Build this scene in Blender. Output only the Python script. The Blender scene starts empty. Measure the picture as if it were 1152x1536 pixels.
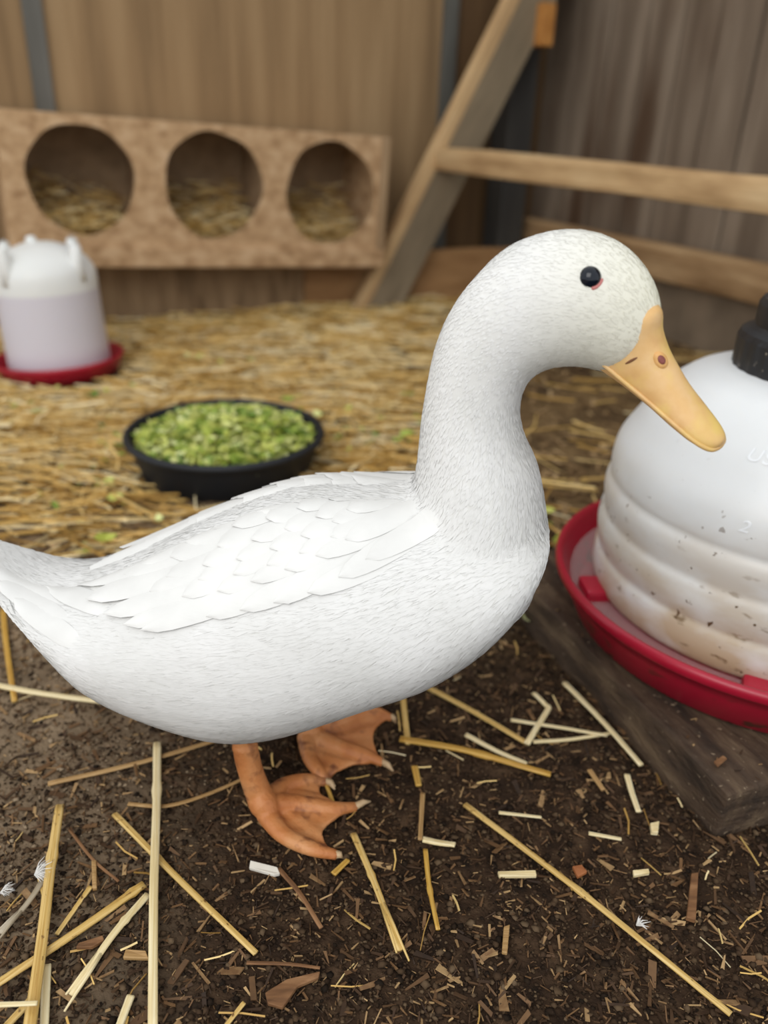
import bpy, bmesh, math, random
import numpy as np
from mathutils import Vector, Matrix, noise
from mathutils.bvhtree import BVHTree
random.seed(7); rnd = random.random
def uni(a, b): return a + (b - a) * random.random()
S = bpy.context.scene
COL = S.collection

# ------------------------------------------------------------------ camera
FPX, PITCH, ROLL, CAMH = 1200.0, math.radians(26), math.radians(2), 0.5
FW = Vector((0, math.cos(PITCH), -math.sin(PITCH)))
U0 = Vector((0, math.sin(PITCH), math.cos(PITCH))); R0 = Vector((1, 0, 0))
RT = R0 * math.cos(ROLL) + U0 * math.sin(ROLL)
UP = U0 * math.cos(ROLL) - R0 * math.sin(ROLL)
CP = Vector((0, 0, CAMH))
cd = bpy.data.cameras.new('camera'); cam = bpy.data.objects.new('camera', cd); COL.objects.link(cam)
M = Matrix((RT, UP, -FW)).transposed().to_4x4(); M.translation = CP
cam.matrix_world = M
cd.sensor_fit = 'VERTICAL'; cd.sensor_height = 36; cd.sensor_width = 27
cd.lens = FPX / 1536 * 36; cd.clip_start = 0.02
cd.dof.use_dof = True; cd.dof.focus_distance = 0.53; cd.dof.aperture_fstop = 3.8
S.camera = cam

# ------------------------------------------------------------------ daylight
W = bpy.data.worlds.new('overcast_sky'); S.world = W; W.use_nodes = True
bg = W.node_tree.nodes['Background']; bg.inputs[0].default_value = (0.93, 0.97, 1.0, 1); bg.inputs[1].default_value = 1.08
ld = bpy.data.lights.new('doorway_daylight', 'AREA'); ld.shape = 'RECTANGLE'; ld.size = 1.6; ld.size_y = 1.6; ld.energy = 30
ld.color = (1.0, 0.97, 0.93)
lo = bpy.data.objects.new('doorway_daylight', ld); COL.objects.link(lo)
lo.location = (-0.8, -1.2, 1.8)
lo.rotation_euler = (Vector((0.05, 0.8, 0.1)) - lo.location).to_track_quat('-Z', 'Y').to_euler()
vs = S.view_settings
vs.view_transform = 'Standard'; vs.look = 'None'; vs.gamma = 1; vs.use_curve_mapping = False; vs.exposure = 0.0

# ------------------------------------------------------------------ pixel -> place
def ray(x, y): return FW + RT * ((x - 576) / FPX) - UP * ((y - 768) / FPX)
def gz(x, y, z=0.0):
    d = ray(x, y); return CP + d * ((z - CAMH) / d.z)
def gy(x, y, Y):
    d = ray(x, y); return CP + d * (Y / d.y)
def gpl(x, y, p, n):
    d = ray(x, y); return CP + d * ((p - CP).dot(n) / d.dot(n))
def depth(p): return (p - CP).dot(FW)

# ------------------------------------------------------------------ materials
def srgb(r, g, b):
    f = lambda c: (c / 255) / 12.92 if c / 255 <= .04045 else ((c / 255 + .055) / 1.055) ** 2.4
    return (f(r), f(g), f(b), 1)
def mat(name, cols, rough=.6, scale=(8, 8, 8), detail=6, bump=0.0, bscale=None, island=False, spec=.4, subs=0, sheen=0, dist=0.02,
        trans=0, lo=.3, hi=.7):
    m = bpy.data.materials.new(name); m.use_nodes = True; nt = m.node_tree; N = nt.nodes; L = nt.links
    b = N['Principled BSDF']; b.inputs['Roughness'].default_value = rough; b.inputs['Specular IOR Level'].default_value = spec
    if subs: b.inputs['Subsurface Weight'].default_value = subs; b.inputs['Subsurface Radius'].default_value = (.01, .009, .008); b.inputs['Subsurface Scale'].default_value = .6
    if sheen: b.inputs['Sheen Weight'].default_value = sheen; b.inputs['Sheen Roughness'].default_value = .6
    if trans: b.inputs['Transmission Weight'].default_value = trans
    tc = N.new('ShaderNodeTexCoord'); mp = N.new('ShaderNodeMapping'); mp.inputs['Scale'].default_value = scale
    L.new(tc.outputs['Object'], mp.inputs['Vector'])
    nz = N.new('ShaderNodeTexNoise'); nz.inputs['Scale'].default_value = 1; nz.inputs['Detail'].default_value = detail
    L.new(mp.outputs[0], nz.inputs['Vector'])
    r = N.new('ShaderNodeValToRGB'); els = r.color_ramp.elements
    for i, c in enumerate(cols):
        p = i / max(1, len(cols) - 1)
        if not island: p = lo + (hi - lo) * p
        e = els[i] if i < 2 else els.new(p)
        e.position = p; e.color = srgb(*c)
    if island:
        ge = N.new('ShaderNodeNewGeometry'); ad = N.new('ShaderNodeMath'); ad.operation = 'MULTIPLY_ADD'
        ad.inputs[1].default_value = .35; L.new(nz.outputs['Fac'], ad.inputs[0])
        sb = N.new('ShaderNodeMath'); sb.operation = 'SUBTRACT'; sb.inputs[1].default_value = .175
        L.new(ge.outputs['Random Per Island'], ad.inputs[2]); L.new(ad.outputs[0], sb.inputs[0]); L.new(sb.outputs[0], r.inputs[0])
    else: L.new(nz.outputs['Fac'], r.inputs[0])
    L.new(r.outputs[0], b.inputs['Base Color'])
    if bump:
        n2 = N.new('ShaderNodeTexNoise'); n2.inputs['Scale'].default_value = 1; n2.inputs['Detail'].default_value = 5
        m2 = N.new('ShaderNodeMapping'); m2.inputs['Scale'].default_value = bscale or scale
        L.new(tc.outputs['Object'], m2.inputs['Vector']); L.new(m2.outputs[0], n2.inputs['Vector'])
        bp = N.new('ShaderNodeBump'); bp.inputs['Strength'].default_value = bump; bp.inputs['Distance'].default_value = dist
        L.new(n2.outputs['Fac'], bp.inputs['Height']); L.new(bp.outputs[0], b.inputs['Normal'])
    m['bsdf'] = 1
    return m
def mixin(m, col, scale, lo, hi, rough=None, vec=None, zfade=None, detail=4):
    """lay a second colour over a material where a noise is high: stains, speckles, dirt splashes"""
    nt = m.node_tree; N = nt.nodes; L = nt.links; b = N['Principled BSDF']
    src = b.inputs['Base Color'].links[0].from_socket
    tc = N.new('ShaderNodeTexCoord'); mp = N.new('ShaderNodeMapping'); mp.inputs['Scale'].default_value = scale
    L.new(tc.outputs['Object'], mp.inputs['Vector'])
    nz = N.new('ShaderNodeTexNoise'); nz.inputs['Scale'].default_value = 1; nz.inputs['Detail'].default_value = detail
    L.new(mp.outputs[0], nz.inputs['Vector'])
    mr = N.new('ShaderNodeMapRange'); mr.inputs['From Min'].default_value = lo; mr.inputs['From Max'].default_value = hi
    L.new(nz.outputs['Fac'], mr.inputs['Value']); fac = mr.outputs[0]
    if zfade:
        ax, a, c = zfade
        sx = N.new('ShaderNodeSeparateXYZ'); L.new(tc.outputs['Object'], sx.inputs[0])
        m3 = N.new('ShaderNodeMapRange'); m3.inputs['From Min'].default_value = a; m3.inputs['From Max'].default_value = c
        L.new(sx.outputs[ax], m3.inputs['Value'])
        mu = N.new('ShaderNodeMath'); mu.operation = 'MULTIPLY'; L.new(fac, mu.inputs[0]); L.new(m3.outputs[0], mu.inputs[1]); fac = mu.outputs[0]
    mx = N.new('ShaderNodeMix'); mx.data_type = 'RGBA'; L.new(fac, mx.inputs['Factor'])
    L.new(src, mx.inputs['A']); mx.inputs['B'].default_value = srgb(*col); L.new(mx.outputs['Result'], b.inputs['Base Color'])
    return m

# ------------------------------------------------------------------ object helpers
def mesh_obj(name, verts, faces, material, parent=None, smooth=True, loc=None):
    me = bpy.data.meshes.new(name)
    if loc is not None: verts = [Vector(v) - Vector(loc) for v in verts]
    me.from_pydata([tuple(v) for v in verts], [], faces)
    me.validate(); me.update()
    if smooth: me.polygons.foreach_set('use_smooth', [True] * len(me.polygons))
    me.materials.append(material)
    o = bpy.data.objects.new(name, me); COL.objects.link(o)
    if parent is not None: o.parent = parent
    if loc is not None: o.location = loc
    return o
def empty(name, loc, rz=0):
    o = bpy.data.objects.new(name, None); COL.objects.link(o); o.location = loc; o.rotation_euler = (0, 0, rz); o.empty_display_size = .02
    return o
def tag(o, label=None, cat=None, group=None, kind=None):
    if label: o['label'] = label
    if cat: o['category'] = cat
    if group: o['group'] = group
    if kind: o['kind'] = kind
    return o
def fix_normals(o):
    bm = bmesh.new(); bm.from_mesh(o.data); bmesh.ops.recalc_face_normals(bm, faces=bm.faces); bm.to_mesh(o.data); bm.free()
def lathe(prof, n=64, closed=False):
    V = []; Fc = []; k = len(prof)
    for (r, z) in prof:
        for i in range(n):
            a = 2 * math.pi * i / n; V.append((r * math.cos(a), r * math.sin(a), z))
    for j in range(k if closed else k - 1):
        j2 = (j + 1) % k
        for i in range(n):
            i2 = (i + 1) % n; Fc.append((j * n + i, j * n + i2, j2 * n + i2, j2 * n + i))
    return V, Fc
def boxv(x0, x1, y0, y1, z0, z1):
    V = [(x, y, z) for z in (z0, z1) for y in (y0, y1) for x in (x0, x1)]
    return V, [(0, 2, 3, 1), (4, 5, 7, 6), (0, 1, 5, 4), (2, 6, 7, 3), (0, 4, 6, 2), (1, 3, 7, 5)]
def box_obj(name, dims, material, parent=None, bevel=.004, loc=None, rough=0.0, cuts=0):
    """a board: bevelled box, optionally subdivided and roughened"""
    V, Fc = boxv(*dims)
    o = mesh_obj(name, V, Fc, material, parent, smooth=False)
    bm = bmesh.new(); bm.from_mesh(o.data)
    if bevel: bmesh.ops.bevel(bm, geom=list(bm.edges), offset=bevel, segments=2, affect='EDGES', profile=.6)
    if cuts: bmesh.ops.subdivide_edges(bm, edges=[e for e in bm.edges if e.calc_length() > .02], cuts=cuts, use_grid_fill=True)
    if rough:
        for v in bm.verts: v.co += noise.noise_vector(v.co * 23 + Vector((dims[0], dims[2], 1))) * rough
    bm.to_mesh(o.data); bm.free()
    if loc is not None: o.location = loc
    return o
def tube(pts, rad, n=8, flat=1.0, cap=True):
    """tapered tube through pts"""
    pts = [Vector(p) for p in pts]; V = []; Fc = []
    ref = Vector((0, 0, 1))
    for i, p in enumerate(pts):
        t = (pts[min(i + 1, len(pts) - 1)] - pts[max(i - 1, 0)]).normalized()
        s = t.cross(ref)
        if s.length < .05: s = t.cross(Vector((0, 1, 0)))
        s.normalize(); u = s.cross(t).normalized(); r = rad[i] if hasattr(rad, '__len__') else rad
        for k in range(n):
            a = 2 * math.pi * k / n; V.append(p + s * (r * math.cos(a)) + u * (r * math.sin(a) * flat))
    for i in range(len(pts) - 1):
        for k in range(n):
            k2 = (k + 1) % n; Fc.append((i * n + k, i * n + k2, (i + 1) * n + k2, (i + 1) * n + k))
    if cap: Fc.append(tuple(range(n))[::-1]); Fc.append(tuple((len(pts) - 1) * n + k for k in range(n)))
    return V, Fc
def catmull(P, n):
    """P: list of numpy rows -> n rows resampled"""
    P = np.array(P, float); k = len(P); out = []
    Q = np.vstack([2 * P[0] - P[1], P, 2 * P[-1] - P[-2]])
    for i in range(n):
        u = i / (n - 1) * (k - 1); j = min(int(u), k - 2); t = u - j
        a, b, c, d = Q[j], Q[j + 1], Q[j + 2], Q[j + 3]
        out.append(.5 * ((2 * b) + (-a + c) * t + (2 * a - 5 * b + 4 * c - d) * t * t + (-a + 3 * b - 3 * c + d) * t ** 3))
    return np.array(out)
class MB:
    def __init__(s): s.v = []; s.f = []
    def add(s, V, Fc):
        o = len(s.v); s.v += [Vector(v) for v in V]; s.f += [tuple(i + o for i in f) for f in Fc]
    def build(s, name, m, parent=None, smooth=False, loc=None): return mesh_obj(name, s.v, s.f, m, parent, smooth, loc)

# ================================================================== SETTING
# ground height
def gh(x, y):
    p = Vector((x, y, 0))
    h = .006 * noise.noise(p * 9) + .0035 * noise.noise(p * 31 + Vector((3, 1, 0))) + .0016 * noise.noise(p * 110)
    if y > 1.35:                                            # bedding heaped up towards the back wall
        k = min(1, (y - 1.35) / .8); h += .012 * k * (1 if x < .1 else max(0, 1 - (x - .1) / .5)) + .008 * k * noise.noise(p * 5)
    return h
def axis(lo, hi, a, b, fine, grow):
    xs = list(np.arange(a, b, fine)); st = fine; x = b
    while x < hi: xs.append(x); st *= grow; x += st
    xs.append(hi); st = fine; x = a - fine
    while x > lo: xs.insert(0, x); st *= grow; x -= st
    xs.insert(0, lo); return xs
XS = axis(-2.2, 2.2, -.5, .55, .004, 1.05); YS = axis(-1.0, 3.4, .25, 1.0, .004, 1.03)
V = [(x, y, gh(x, y)) for y in YS for x in XS]; nx = len(XS)
Fc = [(j * nx + i, j * nx + i + 1, (j + 1) * nx + i + 1, (j + 1) * nx + i) for j in range(len(YS) - 1) for i in range(nx - 1)]
m_soil = mat('soil', [(32, 23, 16), (54, 39, 27), (82, 63, 46)], rough=.9, scale=(60, 60, 60), detail=9, bump=.7, bscale=(320, 320, 320), spec=.15, dist=.004)
mixin(m_soil, (142, 122, 98), (9, 9, 9), .2, .55, zfade=(0, -.1, -.3), detail=8)       # dry dusty soil to the left
mixin(m_soil, (122, 98, 66), (8, 8, 8), .3, .6, zfade=(1, .62, 1.1), detail=6)         # dry bedding dust further back
floor = tag(mesh_obj('floor', V, Fc, m_soil), kind='structure')

D1 = Vector((.891, .454, 0)); N1 = Vector((.454, -.891, 0))        # along the left wall / out of it
CORN = Vector((.45, 2.81, 0))
m_ply = mat('plywood', [(118, 94, 66), (150, 122, 88), (168, 140, 104)], rough=.75, scale=(16, 16, 1.0), bump=.15, bscale=(60, 60, 4), spec=.2, lo=.25, hi=.75)
m_batt = mat('grey_batten', [(84, 82, 76), (112, 110, 104)], rough=.7, scale=(12, 12, 2), spec=.2)
m_dark = mat('dark_board', [(84, 62, 42), (112, 86, 58)], rough=.8, scale=(14, 14, 1.5), spec=.15)
m_plank = mat('weathered_plank', [(96, 82, 68), (124, 108, 92), (150, 134, 116)], rough=.8, scale=(16, 16, 1.6), bump=.25, bscale=(90, 90, 5), spec=.2, lo=.25, hi=.75)
mixin(m_plank, (86, 66, 50), (7, 7, 1.2), .52, .7)
def wall_frame(name, p, rz):
    o = empty(name, p, rz); return tag(o, kind='structure')
A1 = math.atan2(.454, .891)
# left wall: local x runs away from the corner to the left as negative numbers, local -y is towards the room
wl = wall_frame('wall_left', CORN, A1)
def along1(px, py=120):                                      # where a pixel column meets the left wall, measured from the corner
    q = gpl(px, py, CORN, N1); return (q - CORN).dot(D1)
b0, b1 = along1(62), along1(668)
for a, c, mm in ((-2.6, b0 - .004, m_ply), (b0 + .004, b1 - .004, m_ply), (b1 + .004, .02, m_dark)):
    box_obj('plywood_panel', (a, c, 0, .015, -.02, 2.0), mm, wl, bevel=.002)
for b in (b0, b1):
    box_obj('batten', (b - .022, b + .022, -.02, 0, .0, 2.0), m_batt, wl, bevel=.003)
# right wall: runs from the corner towards the camera along N1
wr = wall_frame('wall_right', CORN, math.atan2(-.891, .454))
x = 0.0; i = 0
while x < 2.6:
    w = uni(.12, .165); d = uni(-.006, .004)
    box_obj('plank', (x, x + w - .005, d, d + .02, -.02, 2.0), m_plank, wr, bevel=.003); x += w; i += 1
box_obj('backing_board', (0, 2.6, .026, .034, -.02, 2.0), m_dark, wr, bevel=0)
D2, N2 = N1, Vector((-.891, -.454, 0))
m_beam = mat('rough_beam', [(128, 98, 66), (168, 134, 96), (188, 156, 116)], rough=.75, scale=(5, 22, 22), bump=.3, bscale=(10, 70, 70), spec=.2)
m_beam_v = mat('old_timber', [(112, 90, 66), (148, 122, 92), (164, 138, 106)], rough=.75, scale=(30, 5, 5), bump=.3, bscale=(90, 10, 10), spec=.2)
bm_ = box_obj('sill_beam', (.02, 1.9, -.09, -.012, .15, .235), m_beam, None, bevel=.014, rough=.006, cuts=5, loc=CORN)
bm_.rotation_euler = wr.rotation_euler; tag(bm_, 'rough brown timber beam fixed low along the weathered plank wall', 'beam')
m_sill = mat('grey_sill', [(108, 94, 78), (140, 122, 102)], rough=.85, scale=(10, 10, 10), bump=.2, spec=.2)
bs = box_obj('baseboard_right', (.02, 1.9, -.05, -.01, -.02, .15), m_sill, None, bevel=.006, loc=CORN); bs.rotation_euler = wr.rotation_euler; tag(bs, kind='structure')
# dark grey corner post
cpst = box_obj('corner_post', (-.045, .045, -.045, .045, -.02, 2.0), mat('post_grey', [(48, 46, 44), (70, 66, 60)], scale=(10, 10, 2), rough=.7), None, bevel=.006)
q = gpl(762, 260, CORN + N1 * .09, N1); cpst.location = (q.x, q.y, 0); cpst.rotation_euler = (0, 0, A1)
tag(cpst, 'dark grey upright post in the corner behind the roost ladder', 'post')
# long board on the ground under the nest box
sb = empty('ground_board', CORN, A1); tag(sb, 'brown timber board lying along the wall below the nest boxes', 'board')
box_obj('plank', (-1.75, -.86, -.155, -.11, -.01, .165), m_beam_v, sb, bevel=.005, rough=.004, cuts=3)
box_obj('plank', (-.855, -.10, -.15, -.11, -.01, .16), mat('orange_timber', [(140, 102, 64), (172, 132, 88)], scale=(6, 20, 20), rough=.7), sb, bevel=.005, rough=.004, cuts=3)

# ------------------------------------------------------------------ nest boxes
BD = .26                                                     # depth of the box
FP = CORN + N1 * (BD + .025)
m_osb = mat('chipboard', [(156, 122, 88), (188, 154, 116), (206, 174, 138)], rough=.8, scale=(26, 26, 40), detail=3, bump=.2, bscale=(80, 80, 80), spec=.15)
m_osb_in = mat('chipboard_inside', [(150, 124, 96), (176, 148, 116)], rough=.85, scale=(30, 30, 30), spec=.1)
def onf(px, py):
    q = gpl(px, py, FP, N1); return (q - FP).dot(D1), q.z
nb = empty('nest_box', (FP.x, FP.y, 0), A1); tag(nb, 'long chipboard nest box with three round openings against the wall', 'nest box')
xl, _ = onf(8, 300); xr, zt = onf(581, 204); _, zb = onf(570, 394); _, zt2 = onf(2, 164)
zt = (zt + zt2) / 2; zb += .008
TILT = math.radians(2.3); cc = Vector(((xl + xr) / 2, 0, (zb + zt) / 2)); nb.rotation_euler = (0, TILT, A1)
nb.location = nb.location + Matrix.Rotation(A1, 3, 'Z') @ (cc - Matrix.Rotation(TILT, 3, 'Y') @ cc)
holes = []
for (cx, cy, ry) in ((122, 270, 78), (322, 279, 75), (497, 291, 72)):
    hx, hz = onf(cx, cy); hz += (hx - cc.x) * math.tan(TILT); q = gpl(cx, cy, FP, N1); holes.append((hx, hz, ry * depth(q) / FPX))
cuts_ = [xl, (holes[0][0] + holes[1][0]) / 2, (holes[1][0] + holes[2][0]) / 2, xr]
mb = MB(); TH = .014
for i in range(3):
    hx, hz, hr = holes[i]; n = 48; inn = []; out = []
    for k in range(n):
        a = 2 * math.pi * k / n + .001
        wob = 1 + .02 * math.sin(3 * a + i) + .012 * math.sin(7 * a + 2 * i)
        inn.append((hx + hr * wob * math.cos(a), hz + hr * wob * math.sin(a)))
        c, s = math.cos(a), math.sin(a); ts = []
        if c > 1e-6: ts.append((cuts_[i + 1] - hx) / c)
        if c < -1e-6: ts.append((cuts_[i] - hx) / c)
        if s > 1e-6: ts.append((zt - hz) / s)
        if s < -1e-6: ts.append((zb - hz) / s)
        t = min(ts); out.append([hx + t * c, hz + t * s])
    for (X_, Z_) in ((cuts_[i], zb), (cuts_[i], zt), (cuts_[i + 1], zb), (cuts_[i + 1], zt)):      # snap the nearest ring point to each corner
        j = min(range(n), key=lambda k: (out[k][0] - X_) ** 2 + (out[k][1] - Z_) ** 2); out[j] = [X_, Z_]
    V = [(x, 0, z) for x, z in inn] + [(x, 0, z) for x, z in out] + [(x, TH, z) for x, z in inn] + [(x, TH, z) for x, z in out]
    Fc = []
    for k in range(n):
        k2 = (k + 1) % n
        Fc += [(k, k2, n + k2, n + k), (2 * n + k, 3 * n + k, 3 * n + k2, 2 * n + k2), (k, 2 * n + k, 2 * n + k2, k2), (n + k, n + k2, 3 * n + k2, 3 * n + k)]
    mb.add(V, Fc)
fp = mb.build('front_panel', m_osb, nb); fix_normals(fp)
for o_ in (box_obj('bottom_panel', (xl, xr, TH, BD, zb, zb + .014), m_osb_in, nb, .001), box_obj('top_panel', (xl, xr, TH, BD, zt - .014, zt), m_osb, nb, .001),
           box_obj('back_panel', (xl, xr, BD, BD + .012, zb, zt), m_osb_in, nb, .001)): pass
for i, c in enumerate(cuts_):
    c0 = c + (.0 if i == 0 else -.014 if i == 3 else -.007)
    box_obj('side_panel' if i in (0, 3) else 'divider', (c0, c0 + .014, TH, BD, zb + .014, zt - .014), m_osb if i in (0, 3) else m_osb_in, nb, .001)
box_obj('bottom_rail', (xl, xr, -.012, 0, zb, zb + .045), m_osb, nb, .003)
box_obj('end_cleat', (xr - .022, xr + .001, -.008, 0, zb + .047, zt), mat('pale_cleat', [(150, 122, 90), (172, 144, 110)], scale=(20, 20, 4)), nb, .002)

m_straw_bits = mat('straw_bits', [(150, 114, 58), (196, 156, 84), (220, 184, 112), (230, 204, 146), (236, 220, 180)], rough=.55, island=True, scale=(30, 30, 30), spec=.35)
def straw_bit(mb, p, L, r, yaw, tilt, bend=0.0):
    d = Vector((math.cos(yaw) * math.cos(tilt), math.sin(yaw) * math.cos(tilt), math.sin(tilt)))
    s = Vector((-math.sin(yaw), math.cos(yaw), 0)); u = d.cross(s)
    V = []; 
    for k, t in enumerate((-.5, 0, .5)):
        c = p + d * (L * t) + s * (bend * L * (1 - 4 * t * t)) 
        for a in (.0, 2.09, 4.19): V.append(c + s * (r * math.cos(a)) + u * (r * math.sin(a)))
    Fc = [(a * 3 + k, a * 3 + (k + 1) % 3, a * 3 + 3 + (k + 1) % 3, a * 3 + 3 + k) for a in (0, 1) for k in range(3)] + [(2, 1, 0), (6, 7, 8)]
    mb.add(V, Fc)
for i in range(3):                                           # bedding in the three nests
    mb = MB(); hx, hz, hr = holes[i]
    for k in range(700):
        x = uni(cuts_[i] + .05, cuts_[i + 1] - .05); y = uni(.05, BD - .05); e = abs(x - hx) / .16
        z = zb + .02 + rnd() * (.055 + .15 * (y / BD) ** 1.5 + .05 * e * e)
        straw_bit(mb, Vector((x, y, z)), uni(.04, .09), uni(.001, .002), uni(0, 6.3), uni(-.35, .35), uni(-.1, .1))
    o = mb.build('nest_straw', m_straw_bits); o.location = nb.location; o.rotation_euler = nb.rotation_euler
    tag(o, ['loose straw bedding inside the nest opening nearest the small drinker', 'loose straw bedding inside the middle nest opening', 'loose straw bedding inside the nest opening nearest the ladder'][i], 'straw', 'straw in the nest boxes', 'stuff')

# ------------------------------------------------------------------ roost ladder
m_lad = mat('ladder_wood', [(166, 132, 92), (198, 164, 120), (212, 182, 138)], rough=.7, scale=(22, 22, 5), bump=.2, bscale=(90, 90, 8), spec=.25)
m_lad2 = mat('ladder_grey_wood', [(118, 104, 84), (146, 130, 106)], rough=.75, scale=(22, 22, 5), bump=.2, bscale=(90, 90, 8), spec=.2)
base = gz(562, 470)
n2 = Vector((.891, .454, 0))
# find the lean: rail centre passes the pixel (800, 0)
best = None
for k in range(200):
    a = .2 + k * .003; p = base + n2 * a; 
    d = ray(797, 0); t = ((p - CP).dot(N1 * 1.0)) / d.dot(N1) if False else None
    # point on the vertical through p that lies at the image column
    for z in np.arange(.5, 1.2, .01):
        v = Vector((p.x, p.y, z)) - CP; dz = v.dot(FW); X_ = 576 + FPX * v.dot(RT) / dz; Y_ = 768 - FPX * v.dot(UP) / dz
        e = (X_ - 797) ** 2 + (Y_ - 0) ** 2
        if best is None or e < best[0]: best = (e, Vector((p.x, p.y, z)))
top = best[1]; rail_d = (top - base).normalized()
lad = empty('roost_ladder', (base.x, base.y, 0)); tag(lad, 'leaning wooden roost ladder with pale rungs against the plank wall', 'ladder')
def oriented_box(name, p0, p1, sdir, wa, wb, m, parent, bevel=.004, rough=.0, cuts=0):
    """board from p0 to p1; wa across sdir, wb across the remaining direction"""
    p0, p1 = Vector(p0), Vector(p1); d = p1 - p0; L = d.length; d.normalize(); s = (sdir - d * sdir.dot(d)).normalized(); u = d.cross(s)
    o = box_obj(name, (-wa / 2, wa / 2, -wb / 2, wb / 2, 0, L), m, parent, bevel, rough=rough, cuts=cuts)
    Mx = Matrix((s, u, d)).transposed().to_4x4(); Mx.translation = p0
    if parent is not None: Mx.translation = p0 - parent.location
    o.matrix_basis = Mx; return o
pe = base + rail_d * ((top - base).length * 1.25)
eo = rail_d.cross(N1).normalized(); eo = eo if eo.x < 0 else -eo
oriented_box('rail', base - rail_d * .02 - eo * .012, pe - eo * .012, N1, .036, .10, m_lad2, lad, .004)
# narrow edge facing the room, the light on it put into a paler colour
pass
oriented_box('rail_lit_edge', base - rail_d * .02 + eo * .054, pe + eo * .054, N1, .040, .032, m_lad, lad, .003)
def rail_at(py):
    for k in range(1200):
        p = base + rail_d * (k * .001); v = p - CP
        if 768 - FPX * v.dot(UP) / v.dot(FW) < py: return p
    return p
rp = rail_at(249)
oriented_box('rung', rp - N1 * .03 + eo * .035, rp + N1 * 1.55 + eo * .035 + Vector((0, 0, .0)), Vector((0, 0, 1)), .058, .05, m_lad, lad, .012, rough=.005, cuts=5)
rp3 = rail_at(20)
oriented_box('cleat', rp3 - eo * .055 + N1 * -.02, rp3 - eo * .055 + N1 * .05, Vector((0, 0, 1)), .10, .04, mat('fresh_wood', [(170, 112, 52), (196, 138, 72)], scale=(20, 20, 20)), lad, .004)

# ------------------------------------------------------------------ small drinker at the back
m_red = mat('red_plastic', [(150, 16, 40), (172, 24, 50)], rough=.38, scale=(6, 6, 6), spec=.5)
m_jar = mat('milky_plastic', [(226, 226, 222), (236, 236, 234)], rough=.4, scale=(5, 5, 5), spec=.4, subs=.25)
mixin(m_jar, (212, 207, 214), (1, 1, 1), -1, -.5, zfade=(2, .172, .168))                 # the water standing behind the translucent wall
pw = gz(92, 545, .03); pw.z = gh(pw.x, pw.y) + .006
sd = empty('poultry_drinker', pw); tag(sd, 'small milky white poultry drinker with red base on the straw', 'drinker')
r = 0.126
V, Fc = lathe([(0, .002), (r * .9, .002), (r, .03), (r * 1.015, .034), (r, .038), (r * .955, .034), (r * .87, .012), (0, .012)], 56)
mesh_obj('base_tray', V, Fc, m_red, sd)
V, Fc = lathe([(.098, .013), (.1, .016), (.099, .06), (.098, .12), (.0985, .17), (.099, .198), (.095, .212), (.083, .229), (.06, .246), (.03, .257), (0, .26)], 56)
mesh_obj('jar', V, Fc, m_jar, sd)
for k in range(4):
    a = math.radians(-22 + 90 * k); c = Vector((math.cos(a), math.sin(a), 0))
    V, Fc = tube([c * .086 + Vector((0, 0, .19)), c * .088 + Vector((0, 0, .22)), c * .091 + Vector((0, 0, .253)), c * .091 + Vector((0, 0, .258))], [.016, .013, .011, .007], 10)
    mesh_obj('prong', V, Fc, m_jar, sd)
V, Fc = tube([(-.012, 0, .25), (-.012, 0, .266), (-.012, 0, .27)], [.012, .01, .006], 10); mesh_obj('prong', V, Fc, m_jar, sd)
sd.rotation_euler = (0, math.radians(-2.5), 0)

# ------------------------------------------------------------------ black pan of chopped greens
m_rub = mat('black_rubber', [(24, 26, 30), (38, 40, 44)], rough=.55, scale=(9, 9, 9), spec=.35)
zr = .062
L_, R_, B_ = gz(188, 652, zr), gz(480, 655, zr), gz(340, 603, zr)
ctr = Vector(((L_.x + R_.x) / 2, (L_.y + R_.y) / 2 + .0, 0)); pr = (L_ - R_).length / 2
ctr.y = B_.y - pr * .98
pan = empty('feed_pan', (ctr.x, ctr.y, gh(ctr.x, ctr.y) - .001)); tag(pan, 'shallow round black rubber pan holding chopped greens', 'pan')
V, Fc = lathe([(0, 0), (pr * .84, 0), (pr * .88, .005), (pr * .98, .058), (pr * 1.0, .063), (pr * .975, .066), (pr * .95, .06), (pr * .86, .012), (0, .01)], 64)
mesh_obj('pan_bowl', V, Fc, m_rub, pan)
V, Fc = tube([Vector((pr * math.cos(a), pr * math.sin(a), .063)) for a in np.linspace(0, 2 * math.pi, 65)], .006, 8, cap=False); mesh_obj('pan_rim', V, Fc, m_rub, pan)
m_green = mat('chopped_greens', [(96, 128, 44), (146, 166, 66), (182, 188, 84), (206, 208, 120), (220, 222, 164)], rough=.5, island=True, scale=(40, 40, 40), spec=.4)
def leaf_bit(mb, p, s, yaw):
    c = Matrix.Rotation(yaw, 3, 'Z') @ Matrix.Rotation(uni(-.7, .7), 3, 'X') @ Matrix.Rotation(uni(-.5, .5), 3, 'Y')
    V = [p + c @ Vector((x * s, y * s * .7, z * s)) for x, y, z in ((-1, 0, .1), (-.5, .6, .25), (.5, .7, .1), (1, .1, .3), (.4, -.6, .15), (-.5, -.7, .05), (0, 0, -.15))]
    mb.add(V, [(0, 1, 6), (1, 2, 6), (2, 3, 6), (3, 4, 6), (4, 5, 6), (5, 0, 6)])
mb = MB()
for k in range(1500):
    a = uni(0, 6.283); q = math.sqrt(rnd()) * pr * .9
    p = Vector((ctr.x + q * math.cos(a), ctr.y + q * math.sin(a), pan.location.z + .044 + (1 - (q / pr) ** 2) * .028 + uni(0, .012)))
    leaf_bit(mb, p, uni(.007, .016), uni(0, 6.3))
V, Fc = lathe([(pr * .93, .042), (pr * .6, .058), (pr * .3, .066), (0, .068)], 32)
mb.add([Vector(v) + pan.location for v in V], Fc)
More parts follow.
